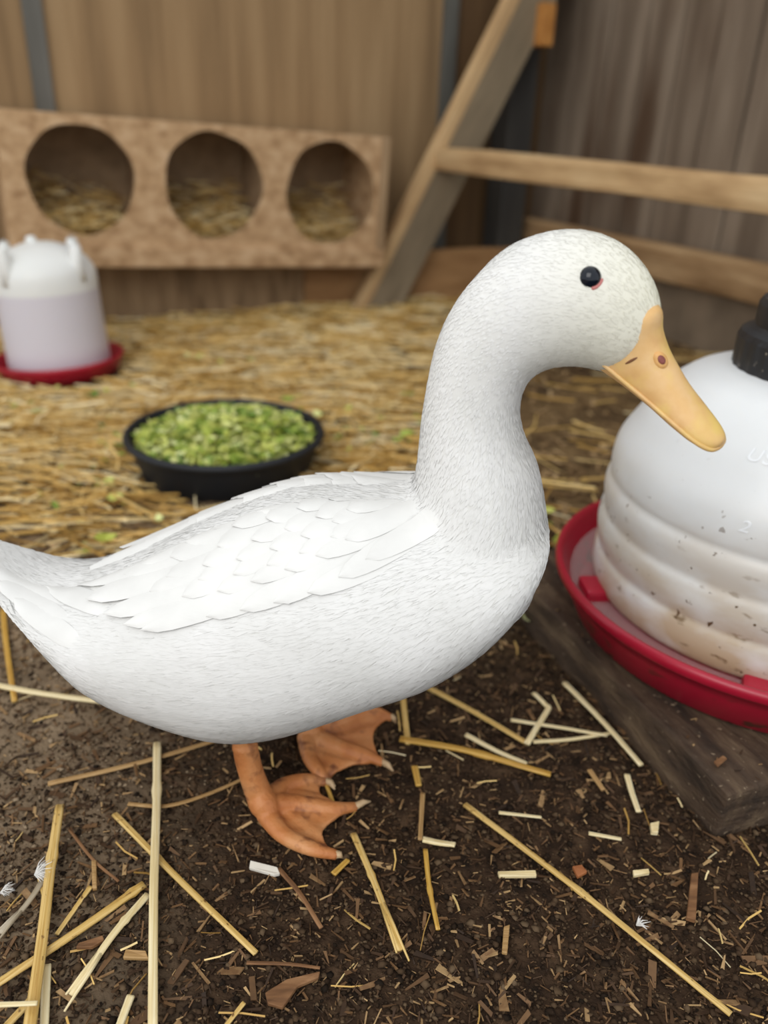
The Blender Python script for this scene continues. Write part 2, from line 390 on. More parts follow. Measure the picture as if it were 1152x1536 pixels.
tag(mb.build('chopped_greens', m_green, smooth=False), 'chopped pale green lettuce filling the black pan', 'greens', None, 'stuff')

# ------------------------------------------------------------------ wooden block and big drinker on the right
BA = Vector((.271, .458, 0)); BE1 = Vector((.936, .352, 0)); BZ = .046
m_block = mat('wet_wood', [(46, 36, 28), (74, 58, 44), (104, 86, 66)], rough=.8, scale=(50, 14, 50), detail=8, bump=.6, bscale=(160, 60, 160), spec=.35, dist=.006)
mixin(m_block, (150, 132, 108), (210, 210, 210), .66, .72)
blk = box_obj('wooden_block', (0, .43, 0, .39, -.012, BZ), m_block, None, bevel=.004, rough=.003, cuts=9)
blk.location = BA; blk.rotation_euler = (0, 0, math.atan2(.352, .936)); tag(blk, 'damp dark wooden block lying under the large drinker', 'block')
WC = Vector((.392, .702, 0))
big = empty('large_drinker', (WC.x, WC.y, BZ)); tag(big, 'large dirt-splashed white poultry drinker with red tray and black cap', 'drinker')
m_red2 = mat('red_tray_plastic', [(150, 14, 40), (180, 26, 54)], rough=.33, scale=(7, 7, 7), spec=.5, bump=.08, bscale=(120, 120, 120), dist=.002)
mixin(m_red2, (74, 44, 30), (34, 34, 60), .58, .63, zfade=(2, .045, .01))
prof = [(.06, .001), (.183, .001), (.188, .004), (.2025, .034), (.2075, .046), (.2115, .0465), (.2136, .050), (.2136, .055), (.2115, .0585), (.2080, .058), (.2045, .052), (.186, .016), (.182, .013), (.06, .012)]
V, Fc = lathe(prof, 128, closed=True); tr = mesh_obj('tray', V, Fc, m_red2, big); fix_normals(tr)
V, Fc = lathe([(.163, .012), (.163, .034), (.166, .037), (.170, .034), (.170, .012)], 96); mesh_obj('seat_ring', V, Fc, m_red2, tr)
for px, py in ((925, 885), (1145, 1030), (1000, 740)):
    q = gz(px, py, .085) - WC; a = math.atan2(q.y, q.x)
    o = box_obj('locking_tab', (.163, .192, -.017, .017, .012, .047), m_red2, tr, bevel=.004); o.rotation_euler = (0, 0, a)
m_wat = bpy.data.materials.new('cloudy_water'); m_wat.use_nodes = True; b = m_wat.node_tree.nodes['Principled BSDF']
b.inputs['Base Color'].default_value = srgb(214, 190, 188); b.inputs['Roughness'].default_value = .06; b.inputs['Alpha'].default_value = .36; b.inputs['IOR'].default_value = 1.33
V, Fc = lathe([(.1600, .036), (.1970, .036)], 96); mesh_obj('water', V, Fc, m_wat, big)
m_bot = mat('white_translucent_plastic', [(218, 219, 219), (230, 231, 231)], rough=.36, scale=(6, 6, 6), spec=.45, subs=.35, bump=.05, bscale=(70, 70, 70), dist=.004)
mixin(m_bot, (184, 162, 132), (14, 14, 26), .30, .62, zfade=(2, .20, .05))
mixin(m_bot, (120, 96, 66), (40, 40, 85), .62, .68, zfade=(2, .17, .05), detail=7)
mixin(m_bot, (96, 72, 46), (95, 95, 105), .685, .71, zfade=(2, .22, .12), detail=3)
BP = [(.164, .036), (.1715, .040), (.1745, .047), (.1755, .058), (.1750, .070), (.1728, .077), (.1745, .084), (.1765, .096), (.1755, .108), (.1730, .115), (.1738, .122),
      (.1752, .134), (.1742, .143), (.1712, .150), (.1722, .157), (.1718, .170), (.1680, .186), (.1570, .2056), (.1470, .2225), (.1340, .2387), (.1205, .2505), (.1070, .2585), (.0800, .2668), (.05, .269), (0, .27)]
bp2 = [tuple(q) for q in catmull(BP, 90)]; bp2[-1] = (0, .27)
V, Fc = lathe(bp2, 128); bot = mesh_obj('bottle', V, Fc, m_bot, big)
m_cap = mat('black_cap', [(22, 22, 24), (42, 42, 44)], rough=.45, scale=(30, 30, 30), spec=.45)
mixin(m_cap, (140, 130, 116), (140, 140, 140), .68, .74)
V = []; Fc = []; n = 120
cp = [(.0795, .258), (.0815, .262), (.0815, .292), (.079, .297), (.073, .300), (.0695, .303), (.0695, .321), (.0665, .326), (.02, .327), (0, .327)]
for (r, z) in cp:
    for i in range(n):
        rr = r * (1 - (.008 if (i % 4 in (2, 3) and .259 < z < .295) else 0)); a = 2 * math.pi * i / n; V.append((rr * math.cos(a), rr * math.sin(a), z))
for j in range(len(cp) - 1):
    for i in range(n): Fc.append((j * n + i, j * n + (i + 1) % n, (j + 1) * n + (i + 1) % n, (j + 1) * n + i))
mesh_obj('cap', V, Fc, m_cap, big, smooth=False)
# raised lettering on the bottle
m_txt = mat('raised_plastic', [(232, 234, 236), (240, 240, 242)], rough=.3, scale=(5, 5, 5))
def r_at(z):
    for (r0, z0), (r1, z1) in zip(bp2, bp2[1:]):
        if z0 <= z <= z1 and z1 > z0: return r0 + (r1 - r0) * (z - z0) / (z1 - z0)
    return .1
bt = BVHTree.FromPolygons([Vector(v) + big.location for v in bot.data.vertices.data.vertices and [vv.co for vv in bot.data.vertices]] if False else [vv.co + big.location for vv in bot.data.vertices], [tuple(p.vertices) for p in bot.data.polygons])
def wrap_text(body, px, py, size):
    hit = bt.ray_cast(CP, ray(px, py).normalized())[0] - big.location
    cu = bpy.data.curves.new('t', 'FONT'); cu.body = body; cu.size = size; cu.extrude = .0004; cu.shear = .2; cu.space_character = 1.15
    t = bpy.data.objects.new('t', cu); COL.objects.link(t); dg = bpy.context.evaluated_depsgraph_get(); me = bpy.data.meshes.new_from_object(t.evaluated_get(dg))
    bpy.data.objects.remove(t)
    a0 = math.atan2(hit.y, hit.x); r0 = math.hypot(hit.x, hit.y); V = []
    for v in me.vertices:
        z = hit.z + v.co.y * .8; rr = r_at(z) + .0003 + v.co.z; a = a0 + v.co.x / r0; V.append((rr * math.cos(a), rr * math.sin(a), z))
    return mesh_obj('raised_lettering', V, [tuple(p.vertices) for p in me.polygons], m_txt, bot, smooth=False)
wrap_text('USG', 1117, 688, .016); wrap_text('2', 1106, 795, .017)

# ================================================================== DUCK
YD = .512
DX = -.06
duck = empty('duck', (DX, YD, 0)); tag(duck, 'white duck with orange bill and feet standing beside the large drinker', 'duck')
DL = Vector((DX, YD, 0))
def loft(stations, nr, ns=36):
    """stations: (upper px, lower px, half width, offset from the duck's plane) -> rings in world space"""
    rows = []
    for (u, l, w, yo) in stations: rows.append([u[0], u[1], l[0], l[1], w, yo])
    rows = catmull(rows, nr); V = []; C_ = []
    for (ux, uy, lx, ly, w, yo) in rows:
        Y = YD + yo; Pu, Pl = gy(ux, uy, Y), gy(lx, ly, Y); c = (Pu + Pl) / 2; n = Pu - Pl; e = n.length / 2; n.normalize(); w = max(w, .002)
        v = c - CP; s = Vector((-v.x / v.y, 0, -v.z / v.y)) * w; k = s.dot(n)
        a = math.sqrt(max(e * e - k * k, (.3 * e) ** 2)); C_.append(c)
        for i in range(ns):
            t = 2 * math.pi * i / ns; ct, st = math.cos(t), math.sin(t)
            V.append(c + n * (a * ct) + Vector((0, 1, 0)) * (w * st))
    Fc = [(j * ns + i, j * ns + (i + 1) % ns, (j + 1) * ns + (i + 1) % ns, (j + 1) * ns + i) for j in range(nr - 1) for i in range(ns)]
    Fc += [tuple(range(ns))[::-1], tuple((nr - 1) * ns + i for i in range(ns))]
    return V, Fc, C_
body_st = [((-52, 800), (-50, 822), .012, 0), ((-20, 806), (-20, 858), .02, 0), ((0, 811), (2, 882), .026, 0), ((60, 823), (45, 930), .042, 0), ((130, 824), (95, 985), .058, 0), ((210, 792), (150, 1032), .078, 0),
           ((300, 747), (235, 1066), .094, 0), ((390, 709), (345, 1092), .104, 0), ((470, 690), (430, 1082), .108, 0), ((550, 690), (540, 1045), .106, 0),
           ((625, 690), (640, 1012), .100, 0), ((700, 690), (725, 957), .090, -.002), ((755, 700), (780, 895), .076, -.004), ((795, 725), (812, 835), .052, -.004), ((815, 755), (821, 790), .02, -.004)]
neck_st = [((590, 830), (800, 880), .075, 0), ((612, 750), (822, 790), .068, 0), ((625, 690), (808, 698), .052, -.002), ((630, 640), (787, 650), .042, -.004), ((638, 585), (780, 605), .036, -.006),
           ((650, 525), (792, 570), .034, -.008), ((670, 473), (808, 557), .034, -.010), ((702, 425), (824, 551), .035, -.012), ((755, 372), (846, 549), .036, -.014),
           ((812, 347), (866, 550), .037, -.015), ((870, 341), (885, 553), .037, -.016), ((925, 357), (903, 558), .036, -.017), ((962, 390), (917, 556), .029, -.022), ((984, 430), (930, 548), .023, -.025),
           ((990, 466), (946, 536), .016, -.028), ((982, 496), (960, 522), .007, -.029)]
V1, F1, C1 = loft(body_st, 48); V2, F2, C2 = loft(neck_st, 60)
mb = MB(); mb.add(V1, F1); mb.add(V2, F2)
# thigh tufts at the top of each leg
for (px, py, yo) in ((372, 1060, -.035), (455, 1040, .05)):
    c = gy(px, py, YD + yo)
    V, Fc = tube([c + Vector((-.005, 0, .045)), c + Vector((0, 0, .02)), c + Vector((.0, 0, -.004)), c + Vector((.001, 0, -.018))], [.036, .034, .024, .011], 20); mb.add(V, Fc)
m_white = mat('white_plumage', [(212, 211, 207), (222, 221, 218)], rough=.85, scale=(25, 25, 25), spec=.1, bump=.12, bscale=(240, 240, 240), dist=.002)
body = mb.build('body', m_white, duck, smooth=True, loc=None)
for v in body.data.vertices: v.co -= DL
fix_normals(body)
rm = body.modifiers.new('r', 'REMESH'); rm.mode = 'VOXEL'; rm.voxel_size = .0032
sm = body.modifiers.new('s', 'SMOOTH'); sm.factor = .5; sm.iterations = 9
dg = bpy.context.evaluated_depsgraph_get(); me = bpy.data.meshes.new_from_object(body.evaluated_get(dg)); body.modifiers.clear()
me.name = 'body'; body.data = me
me.polygons.foreach_set('use_smooth', [True] * len(me.polygons))
# the cream tinge of the face: a colour of the feathers, strongest round the bill
HC = gy(965, 470, YD - .02)
nv = len(me.vertices); co = np.empty(nv * 3); me.vertices.foreach_get('co', co); co = co.reshape(-1, 3) + np.array(DL)
def tint_of(p):
    d = np.linalg.norm(p - np.array(HC), axis=-1); return np.clip(1 - d / .085, 0, 1)
at = me.attributes.new('cream', 'FLOAT', 'POINT'); at.data.foreach_set('value', tint_of(co))
def add_cream(m):
    N = m.node_tree.nodes; L = m.node_tree.links; b = N['Principled BSDF']; src = b.inputs['Base Color'].links[0].from_socket
    a = N.new('ShaderNodeAttribute'); a.attribute_name = 'cream'; mx = N.new('ShaderNodeMix'); mx.data_type = 'RGBA'
    L.new(a.outputs['Fac'], mx.inputs['Factor']); L.new(src, mx.inputs['A']); mx.inputs['B'].default_value = srgb(230, 226, 202); L.new(mx.outputs['Result'], b.inputs['Base Color'])
add_cream(m_white)
bvh = BVHTree.FromPolygons([v.co + DL for v in me.vertices], [tuple(p.vertices) for p in me.polygons])
bvb = BVHTree.FromPolygons(V1, F1)
def on_body(px, py):
    for k in range(40):
        h = bvb.ray_cast(CP, ray(px, py + k * 3).normalized())[0]
        if h is not None: break
    if h is None: h = gy(px, py, YD - .03)
    q, n, _, d = bvh.find_nearest(h)
    return q, n
def on_duck(px, py):
    h, n, _, _ = bvh.ray_cast(CP, ray(px, py).normalized())
    if h is None: h, n, _, _ = bvh.find_nearest(gy(px, py, YD - .03))
    return h, n
# --- short contour feathers lying over the skin, pointing tailwards
spine = [(c, (C1[max(i - 1, 0)] - C1[min(i + 1, len(C1) - 1)]).normalized()) for i, c in enumerate(C1)] + [(c, (C2[max(i - 1, 0)] - C2[min(i + 1, len(C2) - 1)]).normalized()) for i, c in enumerate(C2)]
SPc = np.array([s[0] for s in spine]); SPt = np.array([s[1] for s in spine])
me.calc_loop_triangles(); tri = np.array([t.vertices[:] for t in me.loop_triangles]); A_, B_, C_ = co[tri[:, 0]], co[tri[:, 1]], co[tri[:, 2]]
nrm = np.cross(B_ - A_, C_ - A_); ar = np.linalg.norm(nrm, axis=1); nrm /= ar[:, None] + 1e-12
rng = np.random.default_rng(3); NF = 60000
pick = rng.choice(len(tri), NF, p=ar / ar.sum()); u, v = rng.random(NF), rng.random(NF); fl = u + v > 1; u[fl] = 1 - u[fl]; v[fl] = 1 - v[fl]
P = A_[pick] + (B_[pick] - A_[pick]) * u[:, None] + (C_[pick] - A_[pick]) * v[:, None]; Nn = nrm[pick]
d2 = ((P[:, None, :] - SPc[None]) ** 2).sum(2); wgt = 1 / (d2 ** 1.25 + 1e-7); fl_ = (wgt[:, :, None] * SPt[None]).sum(1)
fl_ += rng.normal(0, .12, fl_.shape) * np.linalg.norm(fl_, axis=1)[:, None]
fl_ -= Nn * (fl_ * Nn).sum(1)[:, None]; fl_ /= np.linalg.norm(fl_, axis=1)[:, None] + 1e-9
sd_ = np.cross(Nn, fl_)
hd = np.clip((P[:, 2] - .2) / .16, 0, 1)                      # 0 on the body, 1 on the head
Ln = (.019 * (1 - hd) + .0052 * hd) * rng.uniform(.7, 1.25, NF); Wd = (.0013 * (1 - hd) + .0006 * hd) * rng.uniform(.7, 1.3, NF)
lift = rng.uniform(.02, .055, NF) * Ln
rows = []
def onto(Q, off):
    out = np.empty_like(Q)
    for i in range(len(Q)):
        h, n, _, _ = bvh.find_nearest(Vector(Q[i])); out[i] = h + n * off[i]
    return out
for (t, w, l) in ((0, .6, -.0004), (.5, 1, .00025), (1, 0, .00055)):
    c = onto(P + fl_ * (Ln * t)[:, None], l * rng.uniform(.6, 1.5, NF) * (1 - .45 * hd if l > 0 else 1))
    if w: rows += [c - sd_ * (Wd * w)[:, None], c + sd_ * (Wd * w)[:, None]]
    else: rows += [c]
VV = np.stack(rows, 1).reshape(-1, 3) - np.array(DL)
pm = bpy.data.meshes.new('plumage'); FcP = []
for i in range(NF): k = i * 5; FcP += [(k, k + 1, k + 3, k + 2), (k + 2, k + 3, k + 4)]
pm.from_pydata(VV.tolist(), [], FcP); pm.update(); pm.polygons.foreach_set('use_smooth', [True] * len(pm.polygons))
at = pm.attributes.new('cream', 'FLOAT', 'POINT'); at.data.foreach_set('value', np.repeat(tint_of(P), 5))
m_plume = mat('white_contour_feathers', [(214, 213, 210), (224, 223, 221)], rough=.85, scale=(25, 25, 25), spec=.15); add_cream(m_plume)
pm.materials.append(m_plume); po = bpy.data.objects.new('contour_plumage', pm); COL.objects.link(po); po.parent = duck; po['kind'] = 'stuff'

# --- folded wing and tail built of single feathers
m_fea = mat('white_flight_feather', [(216, 215, 212), (226, 225, 222)], rough=.7, scale=(30, 30, 30), spec=.25, bump=.2, bscale=(60, 60, 400), dist=.001)
def feather(name, tip, length, ang, width, parent, o0, o1, m=m_fea, ns=12, nt=6, curl=0.0):
    """a vane laid on the body from its base to its tip; ang is the way the base lies from the tip"""
    V = []; dx, dy = math.cos(ang), math.sin(ang)
    for i in range(ns + 1):
        s = i / ns; along = length * (1 - s)
        wd = width * min(1, (s * 3 + .15)) ** .5 * (math.sqrt(max(0, 1 - ((s - .6) / .4) ** 2)) if s > .6 else 1)
        for j in range(nt + 1):
            t = -1 + 2 * j / nt
            x = tip[0] + dx * along - dy * wd * t + curl * (1 - s) ** 2 * dy; y = tip[1] + dy * along + dx * wd * t - curl * (1 - s) ** 2 * dx
            h, n = on_body(x, y)
            off = o0 + (o1 - o0) * s - (.0022 * t ** 6 if nt > 10 else 0) + .0008 * (1 - t * t) * min(1, s * 3) - .0012 * max(0, 1 - s * 4); k = max(0, min(1, (YD - .004 - h.y) / .014))
            V.append(h + n * (off * k - .0016 * (1 - k)) - DL)
    Fc = [(i * (nt + 1) + j, i * (nt + 1) + j + 1, (i + 1) * (nt + 1) + j + 1, (i + 1) * (nt + 1) + j) for i in range(ns) for j in range(nt)]
    # quill
    o = mesh_obj(name, V, Fc, m, parent)
    return o
wing = feather('wing', (122, 872), 500, math.radians(-12), 78, duck, -.0022, .0010, m_white, 30, 14)
fr = []
def row(tips, ln, ang, wd, o0, o1):
    for i, t in enumerate(tips): fr.append((t, ln * uni(1.05, 1.25), math.radians(ang + uni(-5, 5)), wd * uni(.92, 1.1), -.0016, o1 + uni(0, .0004)))
row([(108, 852), (117, 880), (134, 904), (160, 925), (190, 940), (216, 947)], 230, -19, 17, .0006, .0034)
row([(262, 938), (312, 926), (362, 916), (412, 905), (462, 890), (508, 868), (548, 842)], 180, -28, 20, .0006, .0022)
row([(165, 835), (190, 866), (228, 890), (276, 897), (328, 888), (378, 874), (428, 856), (474, 836), (518, 812)], 150, -26, 18, .0006, .0020)
row([(222, 808), (258, 838), (306, 850), (356, 841), (406, 825), (452, 806), (498, 785)], 130, -25, 17, .0006, .0018)
row([(250, 783), (300, 792), (350, 792), (400, 780), (446, 765), (492, 750), (540, 748)], 120, -23, 16, .0006, .0018)
row([(312, 754), (362, 756), (412, 748), (462, 735), (512, 722), (560, 715)], 110, -20, 16, .0006, .0018)
row([(392, 722), (440, 712), (490, 706), (545, 702)], 90, -12, 14, .0006, .0016)
row([(185, 820), (215, 850), (252, 868), (300, 872), (352, 864), (402, 850), (450, 832), (496, 808)], 140, -26, 17, .0006, .0019)
row([(236, 796), (280, 816), (328, 822), (378, 812), (428, 796), (474, 778), (520, 768)], 125, -24, 16, .0006, .0018)
row([(285, 768), (335, 774), (386, 768), (436, 752), (486, 738), (536, 732)], 115, -21, 16, .0006, .0017)
fobs = [feather('feather', t, l, a, w, wing, o0, o1) for (t, l, a, w, o0, o1) in fr]
w2 = wing.copy(); COL.objects.link(w2); w2.parent = duck; w2.scale = (1, -1, 1)
for f in fobs:
    c = f.copy(); COL.objects.link(c); c.parent = w2
for (t, l, a, w) in (((-40, 812), 150, 6, 13), ((-34, 830), 150, 14, 14), ((-22, 850), 150, 22, 15), ((-4, 874), 140, 30, 16), ((20, 900), 130, 34, 17), ((60, 850), 110, 12, 17), ((70, 880), 110, 20, 17)):
    feather('tail_feather', t, l, math.radians(a), w, duck, .0006, .002)

# --- bill
m_bill = mat('bill', [(204, 158, 100), (216, 174, 116), (222, 184, 132)], rough=.42, scale=(60, 60, 60), spec=.45, subs=.15, bump=.05, bscale=(300, 300, 300), dist=.002)
mixin(m_bill, (220, 188, 108), (45, 45, 45), .5, .75)
p0 = gy(941, 508, YD - .030); p1 = gy(1080, 670, YD - .068)
ax = (p1 - p0); BL = ax.length; ax.normalize()
tc = (CP - (p0 + p1) / 2).normalized(); n0 = RT * .746 + UP * .666
PHI = math.radians(47); nn = n0 * math.cos(PHI) + tc * math.sin(PHI); nn = (nn - ax * nn.dot(ax)).normalized(); bb = ax.cross(nn).normalized()
def bill(name, prof, arch, m):
    rows = catmull(prof, 40); V = []; n = 28
    for (t, w, h, lo_, vo) in rows:
        c = p0 + ax * (BL * t)
        for i in range(n):
            a = 2 * math.pi * i / n; cu, su = math.cos(a), math.sin(a)
            x = w * (abs(cu) ** .8) * (1 if cu > 0 else -1)
            y = h * (abs(su) ** arch) if su >= 0 else -lo_ * abs(su) ** .7
            V.append(c + bb * x + nn * (y + vo) - DL)
    Fc = [(j * n + i, j * n + (i + 1) % n, (j + 1) * n + (i + 1) % n, (j + 1) * n + i) for j in range(39) for i in range(n)] + [tuple(range(n)), tuple(39 * n + i for i in range(n))[::-1]]
    o = mesh_obj(name, V, Fc, m, duck); fix_normals(o); return o
ub = bill('upper_bill', [(-.18, .0180, .026, .003, -.013), (-.06, .0180, .0390, .003, -.0126), (0, .0178, .0406, .003, -.0122), (.05, .0174, .0380, .003, -.0118), (.12, .0167, .0312, .003, -.0110), (.25, .0156, .0240, .0028, -.0095), (.4, .0150, .0180, .0026, -.0072), (.55, .0148, .0128, .0024, -.005),
                        (.7, .0144, .0094, .0022, -.003), (.83, .0132, .0076, .002, -.0018), (.92, .0110, .0064, .0018, -.001), (.975, .0075, .005, .0014, -.0006), (1, .003, .002, .0008, -.0004)], 1.15, m_bill)
lb = bill('lower_bill', [(-.16, .016, .002, .006, -.0175), (0, .0155, .002, .006, -.0165), (.2, .0128, .002, .0055, -.0135), (.45, .0125, .002, .0045, -.009), (.7, .013, .0015, .0035, -.0055), (.88, .011, .0012, .0025, -.0032), (.95, .004, .001, .001, -.002)], 1.0,
         mat('lower_bill', [(196, 150, 92), (212, 168, 110)], rough=.45, scale=(60, 60, 60), spec=.4))
for sg in (-1, 1):                                           # raised lip along each edge of the bill
    rows_ = catmull([(-.05, .0182, -.0128), (0, .0180, -.0122), (.1, .0170, -.0112), (.25, .0158, -.0095), (.4, .0152, -.0072), (.55, .0150, -.005), (.7, .0146, -.003), (.83, .0134, -.0018), (.92, .0112, -.001), (.975, .0077, -.0006), (.994, .0032, -.0004), (.998, .0, -.0004)], 36)
    V, Fc = tube([p0 + ax * (BL * t) + bb * (sg * w * .985) + nn * (vo + .0003) - DL for t, w, vo in rows_], [.0015] * 36, 8); mesh_obj('bill_lip', V, Fc, m_bill, ub)
ubv = BVHTree.FromPolygons([v.co + DL for v in ub.data.vertices], [tuple(p.vertices) for p in ub.data.polygons])
def spot(name, px, py, rx, ry, ang, tree, m, parent, thick=.0006, raise_=.0002):
    h, n, _, _ = tree.ray_cast(CP, ray(px, py).normalized()); d = depth(h) / FPX
    c, s = math.cos(ang), math.sin(ang); V = []; k = 20
    for ring, q, up in ((0, 1.0, -thick), (1, .8, raise_), (2, .4, raise_ * 1.2)):
        for i in range(k):
            a = 2 * math.pi * i / k; x, y = rx * q * math.cos(a), ry * q * math.sin(a)
            hh, n_, _, _ = tree.ray_cast(CP, ray(px + x * c - y * s, py + x * s + y * c).normalized())
            if hh is None: hh = h
            V.append(hh + n * up - DL)
    V.append(h + n * raise_ * 1.2 - DL)
    Fc = [(r * k + i, r * k + (i + 1) % k, (r + 1) * k + (i + 1) % k, (r + 1) * k + i) for r in (0, 1) for i in range(k)] + [(2 * k + i, 2 * k + (i + 1) % k, 3 * k) for i in range(k)]
    o = mesh_obj(name, V, Fc, m, parent); return o
m_nos = mat('nostril', [(112, 58, 54), (140, 78, 70)], rough=.5, scale=(200, 200, 200))
m_rim = mat('nostril_rim', [(206, 156, 92), (222, 172, 110)], rough=.45, scale=(200, 200, 200))
rimo = spot('nostril_rim', 991, 540, 15, 11, math.radians(60), ubv, m_rim, ub, raise_=.0011)
spot('nostril', 991, 540, 9, 6.5, math.radians(60), ubv, m_nos, ub, raise_=.0016)
spot('groove_mark', 947, 541, 12, 2.2, math.radians(-28), ubv, mat('groove', [(110, 70, 44), (128, 84, 54)], scale=(90, 90, 90)), ub, raise_=.0004)
# --- eye
h, n = on_duck(886, 415); er = .0066
def ball(name, c, r, m, parent, sc=(1, 1, 1)):
    bm = bmesh.new(); bmesh.ops.create_uvsphere(bm, u_segments=28, v_segments=18, radius=r); me_ = bpy.data.meshes.new(name); bm.to_mesh(me_); bm.free(); me_.materials.append(m)
    me_.polygons.foreach_set('use_smooth', [True] * len(me_.polygons)); o = bpy.data.objects.new(name, me_); COL.objects.link(o); o.parent = parent; o.location = c; o.scale = sc; return o
m_eye = mat('eye', [(5, 7, 12), (16, 22, 34)], rough=.05, scale=(60, 60, 60), spec=.4)
eye = ball('eye', h - n * .0028 - DL, er, m_eye, duck)
h2, n2_ = on_duck(893, 424)
V, Fc = tube([h - n * .0008 + (RT * math.cos(a) - UP * math.sin(a)) * .0064 - DL for a in np.linspace(.1, 1.5, 14)], [.0005] + [.0013] * 12 + [.0005], 8)
lid = mesh_obj('eyelid', V, Fc, mat('pink_eyelid', [(186, 112, 108), (206, 138, 130)], rough=.5, scale=(90, 90, 90)), eye); lid.matrix_parent_inverse = Matrix.Translation(-eye.location)
e2 = ball('eye', Vector((h.x - n.x * .0028, 2 * (YD - .016) - (h.y - n.y * .0028), h.z - n.z * .0028)) - DL, er, m_eye, duck)

# --- legs and webbed feet
m_leg = mat('orange_leg', [(166, 98, 52), (190, 122, 70), (202, 142, 92)], rough=.5, scale=(40, 40, 40), spec=.4, bump=.35, bscale=(420, 420, 420), dist=.002)
mixin(m_leg, (128, 76, 48), (70, 70, 70), .56, .72)
m_claw = mat('claw', [(170, 140, 104), (206, 180, 142)], rough=.4, scale=(90, 90, 90))
def G(px, py, z): q = gz(px, py, z); return q
def leg(shank, toes, edges, claws):
    """shank: world points+radii; toes: three px polylines on the ground; webs span neighbouring toes"""
    mb = MB(); pts = np.array([list(p) + [r] for p, r in shank]); rs = catmull(pts, 16)
    V, Fc = tube([q[:3] for q in rs], [q[3] for q in rs], 16); mb.add(V, Fc)
    curves = []
    for tp in toes:
        pl = np.array([list(G(x, y, z) + Vector((0, 0, gh(*G(x, y, z)[:2])))) + [r] for x, y, z, r in tp]); q = catmull(pl, 20); curves.append(q)
        V, Fc = tube([a[:3] for a in q], [a[3] for a in q], 12, flat=.85); mb.add(V, Fc)
    for (a, b, dip) in ((0, 1, edges[0]), (1, 2, edges[1])):
        A, B = curves[a], curves[b]; nu, nv = 18, 12; top_ = []; 
        for i in range(nu):
            for j in range(nv):
                v = j / (nv - 1); reach = 1 - dip * math.sin(math.pi * v) ; s = .04 + (i / (nu - 1)) * .92 * reach
                k = s * 19; i0 = min(int(k), 18); f = k - i0
                pa = A[i0][:3] * (1 - f) + A[i0 + 1][:3] * f; pb = B[i0][:3] * (1 - f) + B[i0 + 1][:3] * f
                p = pa * (1 - v) + pb * v; p[2] += -.0015 * math.sin(math.pi * v) + .0007 * math.sin(v * 16 + i * .5)
                top_.append(Vector(p))
        V = [p + Vector((0, 0, .0016)) for p in top_] + [p - Vector((0, 0, .0018)) for p in top_]; o = nu * nv; Fc = []
        for i in range(nu - 1):
            for j in range(nv - 1):
                k = i * nv + j; Fc += [(k, k + 1, k + nv + 1, k + nv), (o + k, o + k + nv, o + k + nv + 1, o + k + 1)]
        rim = [j for j in range(nv)] + [i * nv + nv - 1 for i in range(1, nu)] + [(nu - 1) * nv + j for j in range(nv - 2, -1, -1)] + [i * nv for i in range(nu - 2, 0, -1)]
        for k in range(len(rim)): a_, b_ = rim[k], rim[(k + 1) % len(rim)]; Fc.append((a_, o + a_, o + b_, b_))
        mb.add(V, Fc)
    o = mb.build('leg', m_leg, duck, smooth=True)
    for v in o.data.vertices: v.co -= DL
    fix_normals(o)
    r_ = o.modifiers.new('r', 'REMESH'); r_.mode = 'VOXEL'; r_.voxel_size = .0011
    s_ = o.modifiers.new('s', 'SMOOTH'); s_.factor = .5; s_.iterations = 4
    dg = bpy.context.evaluated_depsgraph_get(); m2 = bpy.data.meshes.new_from_object(o.evaluated_get(dg)); o.modifiers.clear(); m2.name = 'leg'; o.data = m2
    m2.polygons.foreach_set('use_smooth', [True] * len(m2.polygons))
    for q, (ex, ey) in zip(curves, claws):
        e = Vector(q[-1][:3]); t = G(ex, ey, .003); V, Fc = tube([e - DL + (e - t) * .3, (e + t) / 2 + Vector((0, 0, .002)) - DL, t - DL], [.0034, .0026, .0006], 8); mesh_obj('claw', V, Fc, m_claw, o)
    return o
jn = G(402, 1212, .012)
leg([(gy(376, 1050, YD - .038) , .013), (gy(366, 1100, YD - .040), .0105), (gy(374, 1150, YD - .042), .0098), (gy(388, 1190, YD - .044), .0105), (jn + Vector((-.003, 0, .004)), .0115), (jn + Vector((.003, -.002, -.003)), .009)],
    [[(400, 1222, .010, .009), (425, 1253, .008, .0072), (465, 1276, .006, .0062), (506, 1284, .004, .004)],
     [(402, 1208, .012, .009), (445, 1203, .011, .0072), (500, 1211, .008, .006), (534, 1206, .005, .0042)],
     [(404, 1200, .012, .009), (425, 1178, .010, .007), (458, 1168, .008, .006), (490, 1170, .005, .004)]], (.30, .28), ((514, 1287), (556, 1202), (503, 1180)))
jf = G(463, 1092, .012)
leg([(gy(462, 1020, YD + .058), .012), (gy(457, 1058, YD + .057), .0105), (gy(455, 1078, YD + .056), .0105), (jf + Vector((-.002, 0, .006)), .0115), (jf + Vector((.004, 0, -.003)), .009)],
    [[(466, 1088, .012, .009), (512, 1078, .009, .007), (556, 1071, .007, .006), (588, 1080, .004, .004)],
     [(465, 1096, .012, .009), (504, 1113, .010, .0072), (545, 1130, .007, .006), (575, 1144, .004, .004)],
     [(460, 1100, .012, .009), (464, 1130, .010, .007), (478, 1156, .007, .006), (492, 1168, .004, .004)]], (.22, .2), ((594, 1085), (590, 1157), (502, 1184)))

